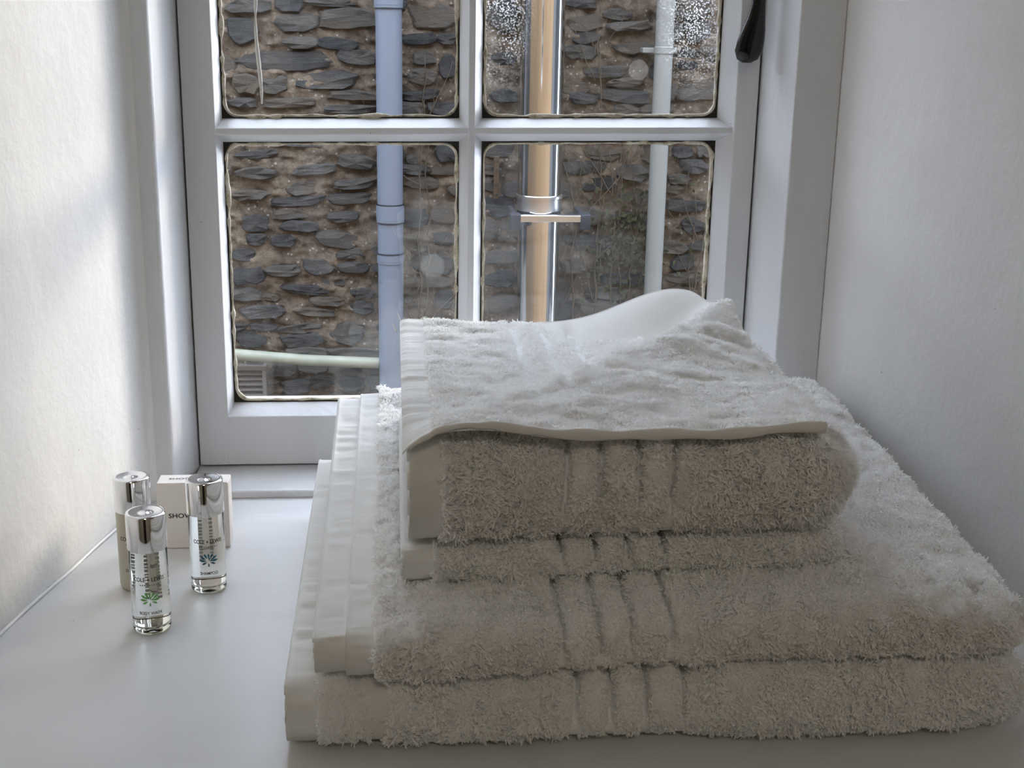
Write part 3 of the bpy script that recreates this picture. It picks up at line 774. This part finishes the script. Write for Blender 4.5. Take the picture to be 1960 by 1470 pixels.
# --- heights of the stack
zA = lambda x, y: .0495 + (y - .69) * .030 + .008 * (x - .1)
zB = lambda x, y: .0835 + (y - .69) * .088 + .030 * (x - .10) - .004 * sstep(.30, .36, x)
zC = lambda x, y: .1075 + (y - .69) * .040 + .028 * (x - .10)
zD = lambda x, y: .1755 + (y - .69) * .018 + 0 * x
zero = lambda x, y: .0006 + 0 * x + 0 * y

def wob(X, f, a, s): return a * vnoise(np.stack([X * f, X * 0 + s, X * 0], -1))

def build_towel(name, label, x_out, hem_w, xr, yf, yb, zt, zb, grooves, inner, seed, rend=.03, lumps=.0026, org=None, dens=1.5, plen=.0038, wfun=None, label_inner=None, rfk=1.0):
    org = org or ((x_out + xr) / 2, (yf + yb) / 2, float(zb(np.array(.1), np.array(yf))))
    t = empty(name, org); tag(t, label, 'towel', 'white towels folded on the sill')
    YFf = lambda X: yf + wob(X, 14, .0035, seed)
    # terry body
    g0, g1 = grooves[0] - .010, grooves[-1] + .010
    xs = np.concatenate([np.linspace(x_out + hem_w, g0, 70)[:-1], np.linspace(g0, g1, 190)[:-1], np.linspace(g1, xr - rend, 110)[:-1], xr - rend + rend * np.sin(np.linspace(0, math.pi / 2, 22)) * .999])
    P = layer_grid(xs, YFf, yb, zt, zb, xr, rend, rfk=rfk); n = normals_of(P)
    d = lumps * fbm(P * 38 + seed, 3) + .0030 * fbm(P * 95 + seed, 2)
    front = sstep(.12, .0, P[..., 1] - yf)
    gd = groove_depth(P[..., 0] + .0015 * vnoise(P * 30 + 3), grooves) * (.35 + .65 * front) * sstep(-.6, .0, n[..., 2])
    rib = sum(.0022 * np.exp(-((P[..., 0] - (a + b) / 2) / .006) ** 2) for a, b in zip(grooves[:-1], grooves[1:])) * front * sstep(-.6, .0, n[..., 2])
    botm = np.clip(-n[..., 2] - .5, 0, 1) * 2
    P2 = P + n * (d * (1 - botm) - gd + rib)[..., None]
    body = layer_mesh('terry_body', P2, M['terry'], t, org)
    n2 = normals_of(P2)
    def wt(c, nn):
        g = np.clip(1 - groove_depth(c[..., 0] + .0015 * vnoise(c * 30 + 3), grooves, .0032, 1.5), .0, 1)
        w = g * np.where(nn[..., 2] < -.75, 0, 1)
        if wfun is not None: w = w * wfun(c, nn)
        return w
    pile(P2, n2, wt, dens, plen, .0010, body, org, seed=seed, lenf=lambda p: 1 - .35 * sstep(grooves[0] - .016, grooves[0] - .006, p[:, 0]) * sstep(grooves[-1] + .016, grooves[-1] + .006, p[:, 0]))
    # flat woven hem band round the open end
    def hem(x0, x1, inset, sd, ytop=None, par=t):
        xx = np.linspace(x0, x1, 16)
        H = layer_grid(xx, lambda X: yf + inset + wob(X * 0 + x0, 14, .003, sd), yb - inset, lambda x, y: zt(x, y) - inset, lambda x, y: zb(x, y) + inset * .5, nt=150, na=40, rfk=rfk)
        hn = normals_of(H)
        yy = H[..., 1]
        pu = np.abs(H[..., 0] - x0) / (x1 - x0)
        wr = .0007 * fbm(np.stack([H[..., 0] * 20, H[..., 1] * 130, H[..., 2] * 130 + sd], -1), 3) * (1 - (2 * pu - 1) ** 4) * 3.6
        H2 = H + hn * (wr - .0004 + .0006 * np.exp(-((pu - .02) / .06) ** 2) + .0005 * np.exp(-((pu - .93) / .05) ** 2))[..., None]
        return layer_mesh('hem_band', H2, M['hem'], par, org)
    hem(x_out, x_out + hem_w + .002, .0012, seed)
    # edges of the folded layers showing at the open end
    xe = min([x_out] + [q[0] for q in inner]); nl = 4; rl = random.Random(seed)
    ie = (.0012 if not inner else max(q[2] for q in inner if q[0] == xe)) + .0022
    for k in range(nl):
        a_, b_ = (k + .10) / nl, (k + .90) / nl
        lo = lambda x, y, q=a_: zb(x, y) + ie + (zt(x, y) - zb(x, y) - 2 * ie) * q
        hi = lambda x, y, q=b_: zb(x, y) + ie + (zt(x, y) - zb(x, y) - 2 * ie) * q
        off = .010 * abs((k + .5) / nl - .5) + .003
        E_ = layer_grid(np.linspace(xe - rl.uniform(.0004, .0014), xe + .004, 4), yf + ie + off, yb - ie - .009, hi, lo, nt=60, na=10)
        E_ = E_ + (normals_of(E_) * (.0004 * fbm(E_ * 120 + k, 2))[..., None])
        layer_mesh('folded_edge', E_, M['hem'], t, org)
    for (xi0, xi1, ins, kind) in inner:
        if kind == 'hem': hem(xi0, xi1, ins, seed + 3)
        else:
            xx = np.linspace(xi0, xi1, 24)
            H = layer_grid(xx, yf + ins, yb - ins, lambda x, y: zt(x, y) - ins, lambda x, y: zb(x, y) + ins * .5, rfk=rfk)
            hn = normals_of(H); H2 = H + hn * (.001 * fbm(H * 60, 3))[..., None]
            b2 = layer_mesh('inner_layer', H2, M['terry'], t, org)
            pile(H2, normals_of(H2), lambda c, nn: np.where(nn[..., 2] < -.75, 0, 1) * 1.0, dens, plen, .0006, b2, org, seed=seed + 9)
    return t, org

# A and B: bath towels; C and D: hand towels
def exposedA(c, nn):   # only what is not under towel B
    return np.where((nn[..., 2] > .6) & (c[..., 0] > .0) & (c[..., 1] > .69) & (c[..., 0] < .335), 0, 1) * np.where(c[..., 1] > 1.0, .4, 1)
def exposedB(c, nn):
    under = (c[..., 0] > .03) & (c[..., 0] < .25) & (c[..., 1] > .73) & (c[..., 1] < .93) & (nn[..., 2] > .6)
    return np.where(under, 0, 1)
def exposedC(c, nn): return np.where((c[..., 1] > .75) & (c[..., 0] < .25), 0, 1)
def exposedD(c, nn): return np.where((nn[..., 2] > .6) & (c[..., 1] > .72) & (c[..., 0] < .235), 0, 1)

GA, GB_, GC, GD = [.101, .121, .141, .164], [.092, .113, .132, .155], [.096, .116, .136, .158], [.0975, .117, .139, .159]
build_towel('bath_towel', 'large folded white bath towel lying directly on the sill, bottom of the stack', -.0205, .014, .372, .644, 1.035, zA, zero, GA,
            [(-.0630, -.0440, .004, 'hem'), (-.0450, -.0150, .0035, 'terry')], 3, rend=.036, dens=1.25, wfun=exposedA)
build_towel('bath_towel', 'large folded white bath towel second from the bottom, carrying the hand towels', -.0286, .0156, .366, .643, 1.040, zB, zA, GB_,
            [(-.0460, -.0270, .0032, 'hem')], 14, rend=.026, dens=1.25, wfun=exposedB)
build_towel('hand_towel', 'flat folded white hand towel squeezed under the topmost one', .0035, .0178, .268, .694, .950, zC, zB, GC, [], 25, rend=.018, dens=1.35, wfun=exposedC)
tD, orgD = build_towel('hand_towel', 'plump folded white hand towel on top with a curled-up corner', .0075, .0180, .270, .684, .948, zD, zC, GD, [], 36, rend=.030, lumps=.0036, dens=1.35, plen=.0046, wfun=exposedD)

# --- loose top flap of the uppermost towel
nx, ny = 190, 190
xs = np.linspace(.0035, .2465, nx); ss = np.linspace(0, 1, ny)
Xf = np.broadcast_to(xs[:, None], (nx, ny)).copy()
yfront = .6835 + .0035 * vnoise(np.stack([xs * 22, xs * 0, xs * 0 + 4], -1)); yback = .944 + .004 * np.sin(xs * 20) - .030 * sstep(.222, .2465, xs)
Yf = yfront[:, None] + (yback - yfront)[:, None] * ss[None, :]
ra, rb = np.array([.246, .900]), np.array([.030, .690])
dirv = (rb - ra) / np.linalg.norm(rb - ra); nrm = np.array([-dirv[1], dirv[0]])
if nrm[1] < 0: nrm = -nrm
along = np.clip(((Xf - ra[0]) * dirv[0] + (Yf - ra[1]) * dirv[1]) / np.linalg.norm(rb - ra), -.2, 1.2)
dist = (Xf - ra[0]) * nrm[0] + (Yf - ra[1]) * nrm[1]
amp = .0255 * np.clip(1 - along, 0, 1.2) ** 1.3 + .0022
amp = amp * (1 - .30 * sstep(.226, .2465, Xf))
sig = np.where(dist > 0, .016, .050)
base = .1800 + .004 * sstep(.70, .80, Yf) * sstep(.20, .0, Xf)
Zf = base + amp * np.exp(-(dist / sig) ** 2)
Zf += .0300 * np.exp(-((Xf - .212) / .055) ** 2) * sstep(.868, .944, Yf)
Zf += .0035 * sstep(.9, .945, Yf) * sstep(.06, .0, Xf)
edge_up = .0045 * np.exp(-((Xf - .045) / .03) ** 2) - .0015 * np.exp(-((Xf - .122) / .03) ** 2) + .002 * sstep(.18, .25, Xf)
Zf += edge_up * sstep(.74, .683, Yf)
Zf -= .012 * np.clip((.034 - Xf) / .034, 0, 1) ** 2.4 * sstep(.74, .684, Yf)
Zf -= .004 * np.clip((.010 - Xf) / .010, 0, 1) ** 2
pts = np.stack([Xf, Yf, Zf], -1)
frontside = sstep(.012, -.012, dist)
wr = .0043 * fbm(np.stack([Xf * 26, Yf * 95, Xf * 0], -1) + 2, 3) * frontside * sstep(.683, .70, Yf) + .0011 * fbm(pts * 130, 3) +   .0024 * fbm(np.stack([Xf * 30, Yf * 150, Xf * 0], -1) + 8, 2) * (1 - frontside) * sstep(.13, .08, Xf)
hemmask = sstep(.0225, .0205, Xf)
flatmask = sstep(.880, .892, Yf) * sstep(.085, .12, Xf) * (1 - frontside)
gro = groove_depth(Xf, [.087, .108, .129], .0032, .0065) * (1 - frontside) * sstep(.944, .915, Yf)
Zf2 = Zf + wr * (1 - hemmask) * (1 - flatmask) - gro - .0012 * hemmask + hemmask * .0009 * fbm(np.stack([Xf * 15, Yf * 140, Xf * 0], -1) + 5, 3) * 2
pts[..., 2] = Zf2
top = pts; bot = pts.copy(); bot[..., 2] = np.maximum(Zf - .0045, zD(Xf, Yf) - .001)
bot[..., 2] = np.minimum(bot[..., 2], top[..., 2] - .0015)
nvt = nx * ny
F_ = grid_faces(nx, ny)
allv = np.concatenate([top.reshape(-1, 3), bot.reshape(-1, 3)], 0)
sidef = []
def strip(ids):
    for a, b in zip(ids[:-1], ids[1:]): sidef.append((a, b, b + nvt, a + nvt))
ar_ = np.arange(nvt).reshape(nx, ny)
strip(ar_[:, 0]); strip(ar_[-1, :]); strip(ar_[::-1, -1]); strip(ar_[0, ::-1])
hmask_faces = (Xf[:-1, :-1] < .0215).reshape(-1) | (flatmask[:-1, :-1] > .5).reshape(-1)
def sub_mesh(name, faces, mat):
    used, inv = np.unique(faces, return_inverse=True)
    return np_mesh(name, allv[used] - np.array(orgD), inv.reshape(faces.shape), mat, tD)
flap = sub_mesh('flap', np.concatenate([F_[~hmask_faces], F_[:, ::-1] + nvt, np.array(sidef)], 0), M['terry'])
sub_mesh('flap_hem', F_[hmask_faces], M['hem'])
du = np.gradient(top, axis=0); dv = np.gradient(top, axis=1); nf = np.cross(du, dv); nf /= np.linalg.norm(nf, axis=-1, keepdims=True)
def wflap(c, nn):
    w = (1 - np.interp(c[..., 0], [.0215, .0225], [1, 0]))
    dd = (c[..., 0] - ra[0]) * nrm[0] + (c[..., 1] - ra[1]) * nrm[1]
    fs_ = sstep(.012, -.012, dd)
    fl = sstep(.880, .892, c[..., 1]) * sstep(.085, .12, c[..., 0]) * (1 - fs_)
    g = groove_depth(c[..., 0], [.087, .108, .129], .0034, 1.2) * (1 - fs_)
    return np.clip(w * (1 - fl) * (1 - g) * sstep(.684, .690, c[..., 1]), 0, 1)
pile(top, nf, wflap, 1.7, .0022, .0007, flap, orgD, wrap=False, seed=77)
# rolled front hem of the flap and thin far / right edges
fe = [(float(top[i, 0, 0]), float(top[i, 0, 1]) - .0008, float(top[i, 0, 2]) - .0012) for i in range(3, nx, 3)]
mb = MB(); rings = []
for i, p in enumerate(fe):
    k = min(1, i / 8) ; hz = (.0016 + .0016 * min(1, i / 25)) * (1 + .18 * math.sin(i * .55)); hy = .0014
    rings.append([(p[0], p[1] + hy * math.cos(a) - orgD[1] , p[2] + hz * math.sin(a)) for a in np.linspace(0, 2 * math.pi, 13)[:-1]])
rings = [[(q[0] - orgD[0], q[1], q[2] - orgD[2]) for q in r] for r in rings]
mb.loft(rings).build('flap_front_hem', M['hem'], tD, smooth=True)
be = [top[i, -1] - np.array(orgD) + [0, .0005, -.0004] for i in range(0, nx, 3)] + [top[-1, j] - np.array(orgD) + [.0003, 0, -.0004] for j in range(ny - 1, -1, -3)]
MB().tube(be, .0009, 6).build('flap_edge', M['hem'], tD, smooth=True)
# loose threads at the far left corner
for pth in ([(.0045, .944, .183), (.003, .946, .188), (.0015, .946, .192)], [(.017, .944, .184), (.020, .945, .187), (.0235, .945, .1885)], [(.002, .92, .182), (-.0005, .921, .186), (-.0015, .921, .190)]):
    MB().tube([Vector(p) - Vector(orgD) for p in pth], [.0005, .0004, .0003], 5).build('loose_thread', M['hem'], tD, smooth=True)

# ================================================================== TOILETRIES
def text_mesh(txt, size):
    cu = bpy.data.curves.new('print', 'FONT'); cu.body = txt; cu.size = size; cu.align_x = 'CENTER'; cu.align_y = 'CENTER'; cu.resolution_u = 3; cu.offset = size * .022
    ob = bpy.data.objects.new('print', cu); COL.objects.link(ob)
    dg = bpy.context.evaluated_depsgraph_get(); me = bpy.data.meshes.new_from_object(ob.evaluated_get(dg))
    vs = [tuple(v.co) for v in me.vertices]; fs = [tuple(p.vertices) for p in me.polygons]
    bpy.data.objects.remove(ob, do_unlink=True); bpy.data.curves.remove(cu); bpy.data.meshes.remove(me)
    return vs, fs
def stretch_text(txt, width, size, split=.0006):
    vs, fs = text_mesh(txt, size); w = max(v[0] for v in vs) - min(v[0] for v in vs); c = (max(v[0] for v in vs) + min(v[0] for v in vs)) / 2
    return [((v[0] - c) * width / w, v[1], 0) for v in vs], fs
def wrap_print(name, vs, fs, R, ang, zc, mat, parent):
    """vs flat (u, v): wrapped round the bottle of radius R, centre facing angle ang"""
    return mesh_obj(name, [(R * math.cos(ang + u / R), R * math.sin(ang + u / R), zc + v) for u, v, *_ in vs], fs, mat, parent)
def petals():
    vs, fs = [], []
    for k, (a, r0, r1, w) in enumerate([(90, .0018, .0062, .0010), (62, .0020, .0068, .0011), (118, .0020, .0068, .0011), (33, .0020, .0072, .0012), (147, .0020, .0072, .0012), (5, .0014, .0070, .0013), (175, .0014, .0070, .0013), (-28, .0012, .0056, .0011), (208, .0012, .0056, .0011), (-90, .0012, .0046, .0008), (75, .0005, .0030, .0007), (20, .0004, .0028, .0007)]):
        c, s = math.cos(math.radians(a)), math.sin(math.radians(a)); n = len(vs)
        for t, ww in ((0, 0), (.35, .8), (.65, 1), (1, 0), (.65, -1), (.35, -.8)):
            r = r0 + (r1 - r0) * t; vs.append((r * c - ww * w * .72 * s, r * s + ww * w * .72 * c, 0))
        fs.append(tuple(range(n, n + 6)))
    return vs, fs
def bottle(loc, label, clear_, product, flower, rz, rad=.0132):
    t = empty('toiletry_bottle', (*loc, 0.0003), rz); tag(t, label, 'bottle', 'small chrome-capped toiletry bottles')
    R = rad * .965
    if clear_:
        b = MB().lathe([(.0004, .0062), (R * .90, .0058), (R * .985, .0068), (R, .0088), (R, .0600), (R * .97, .0615), (.0088, .0625), (.0088, .070), (.0004, .0702)], 48)
        b = b.build('bottle_body', M['clear'], t, fix=True); autosmooth(b, 40)
        g = MB().lathe([(.0004, .0006), (R * .60, .0002), (R * .86, .0), (R * .97, .0014), (R * 1.0, .0030), (R * .985, .0050), (R * .90, .0056), (R * .5, .0052), (.0004, .0046)], 48)
        g = g.build('thick_base', M['clear_base'], t, fix=True); autosmooth(g, 50)
    else:
        b = MB().lathe([(.0004, .0006), (R * .80, 0), (R * .95, .0012), (R, .0040), (R, .0600), (R * .97, .0615), (.0088, .0625), (.0088, .070), (.0004, .0702)], 48)
        b = b.build('bottle_body', M['cream_plastic'], t, fix=True); autosmooth(b, 40)
    c = MB().lathe([(.0092, .0602), (rad - .0010, .0596), (rad, .0602), (rad, .0838), (rad - .0003, .0847), (rad - .0012, .0852), (rad * .80, .0849), (rad * .45, .0843), (rad * .22, .0840), (rad * .14, .0848), (rad * .05, .0850), (.0003, .0850)], 64)
    c = c.build('cap', M['chrome'], t, fix=True); autosmooth(c, 50); c['label'] = 'chrome screw cap'
    A = -math.pi / 2
    e = .00012
    wrap_print('brand_print', *stretch_text('COLE + LEWIS', .0215, .0041), R + e, A, .0410, M['ink'], b)
    wrap_print('product_print', *stretch_text(product, .0150 if product != 'SHAMPOO' else .0128, .0031), R + e, A, .0168, M['ink'], b)
    small = MB()
    for k in range(9): small.add([(-.0062 + k * .0015, -.0004, 0), (-.0053 + k * .0015, -.0004, 0), (-.0053 + k * .0015, .0004, 0), (-.0062 + k * .0015, .0004, 0)], [(0, 1, 2, 3)])
    wrap_print('fine_print', small.v, small.f, R + e, A, .0372, M['ink_grey'], b)
    if flower: wrap_print('flower_print', *petals(), R + e, A, .0262, flower, b)
    if clear_:   # rows of tiny unreadable print on the back, seen through the liquid
        bk = MB(); rb_ = random.Random(3)
        for col_ in range(4):
            z = -.018
            while z < .018:
                l = rb_.uniform(.0008, .0022); u = -.0052 + col_ * .0030
                bk.add([(u, z, 0), (u + .0010, z, 0), (u + .0010, z + l, 0), (u, z + l, 0)], [(0, 1, 2, 3)]); z += l + rb_.uniform(.0005, .0012)
        wrap_print('back_print', bk.v, bk.f, R + e, A + math.pi, .037, M['ink_faint'], b)
    return t
face = lambda x, y: math.atan2(x, -y) + 0  # turn so that the print looks towards the room
bottle((-.1665, .8155), 'clear bottle with green flower print and chrome cap, nearest the room', True, 'BODY WASH', M['ink_green'], math.radians(9))
bottle((-.1370, .8790), 'clear bottle with teal flower print and chrome cap, in front of the small box', True, 'SHAMPOO', M['ink_teal'], math.radians(11))
bottle((-.1893, .8860), 'opaque beige bottle with chrome cap, behind the green-flower bottle by the wall', False, 'CONDITIONER', None, math.radians(8), rad=.0129)

bx0, bx1, by0, by1, bh = -.1855, -.1308, .9545, .9745, .0538
t = empty('small_box', (-.158, .9645, .0003)); tag(t, 'small pale pink-white card box standing behind the bottles', 'box', None)
W2, D2 = (bx1 - bx0) / 2, (by1 - by0) / 2
c = MB().box(-W2, W2, -D2, D2, 0, bh).build('carton', M['card'], t, bevel=.0006)
MB().box(-W2 + .0006, W2 - .0006, -D2 + .0006, D2 - .0006, bh, bh + .0004).build('lid_flap', M['card_top'], t, bevel=.0001)
vs, fs = stretch_text('SHOWER CAP', .0385, .0052)
mesh_obj('front_print', [(u, -D2 - .0001, v + .0270) for u, v, _ in vs], fs, M['ink'], c)
vs, fs = stretch_text('SHOWER CAP', .0385, .0052)
mesh_obj('top_print', [(u, v, bh + .00055) for u, v, _ in vs], fs, M['ink_grey'], c)

# added warm fill behind the camera, shaped as a ceiling lamp, brightens front faces
t = empty('fill_lamp', (.1, -1.2, 1.6)); tag(t, 'round glowing fill light added in the unseen room behind', 'lamp')
mm, nt, b = mat_new('fill_glow'); b.inputs['Base Color'].default_value = (.9, .88, .82, 1); b.inputs['Emission Color'].default_value = (1, .91, .77, 1); b.inputs['Emission Strength'].default_value = 15.0
o = MB().lathe([(.18, 0), (.19, -.03), (.17, -.07), (.11, -.10), (.002, -.11)], 32).build('fill_shade', mm, t, smooth=True, fix=True)
MB().lathe([(.12, 0), (.12, -.012), (.10, -.014)], 32).build('fill_base', M['steel_dull'], t, fix=True)
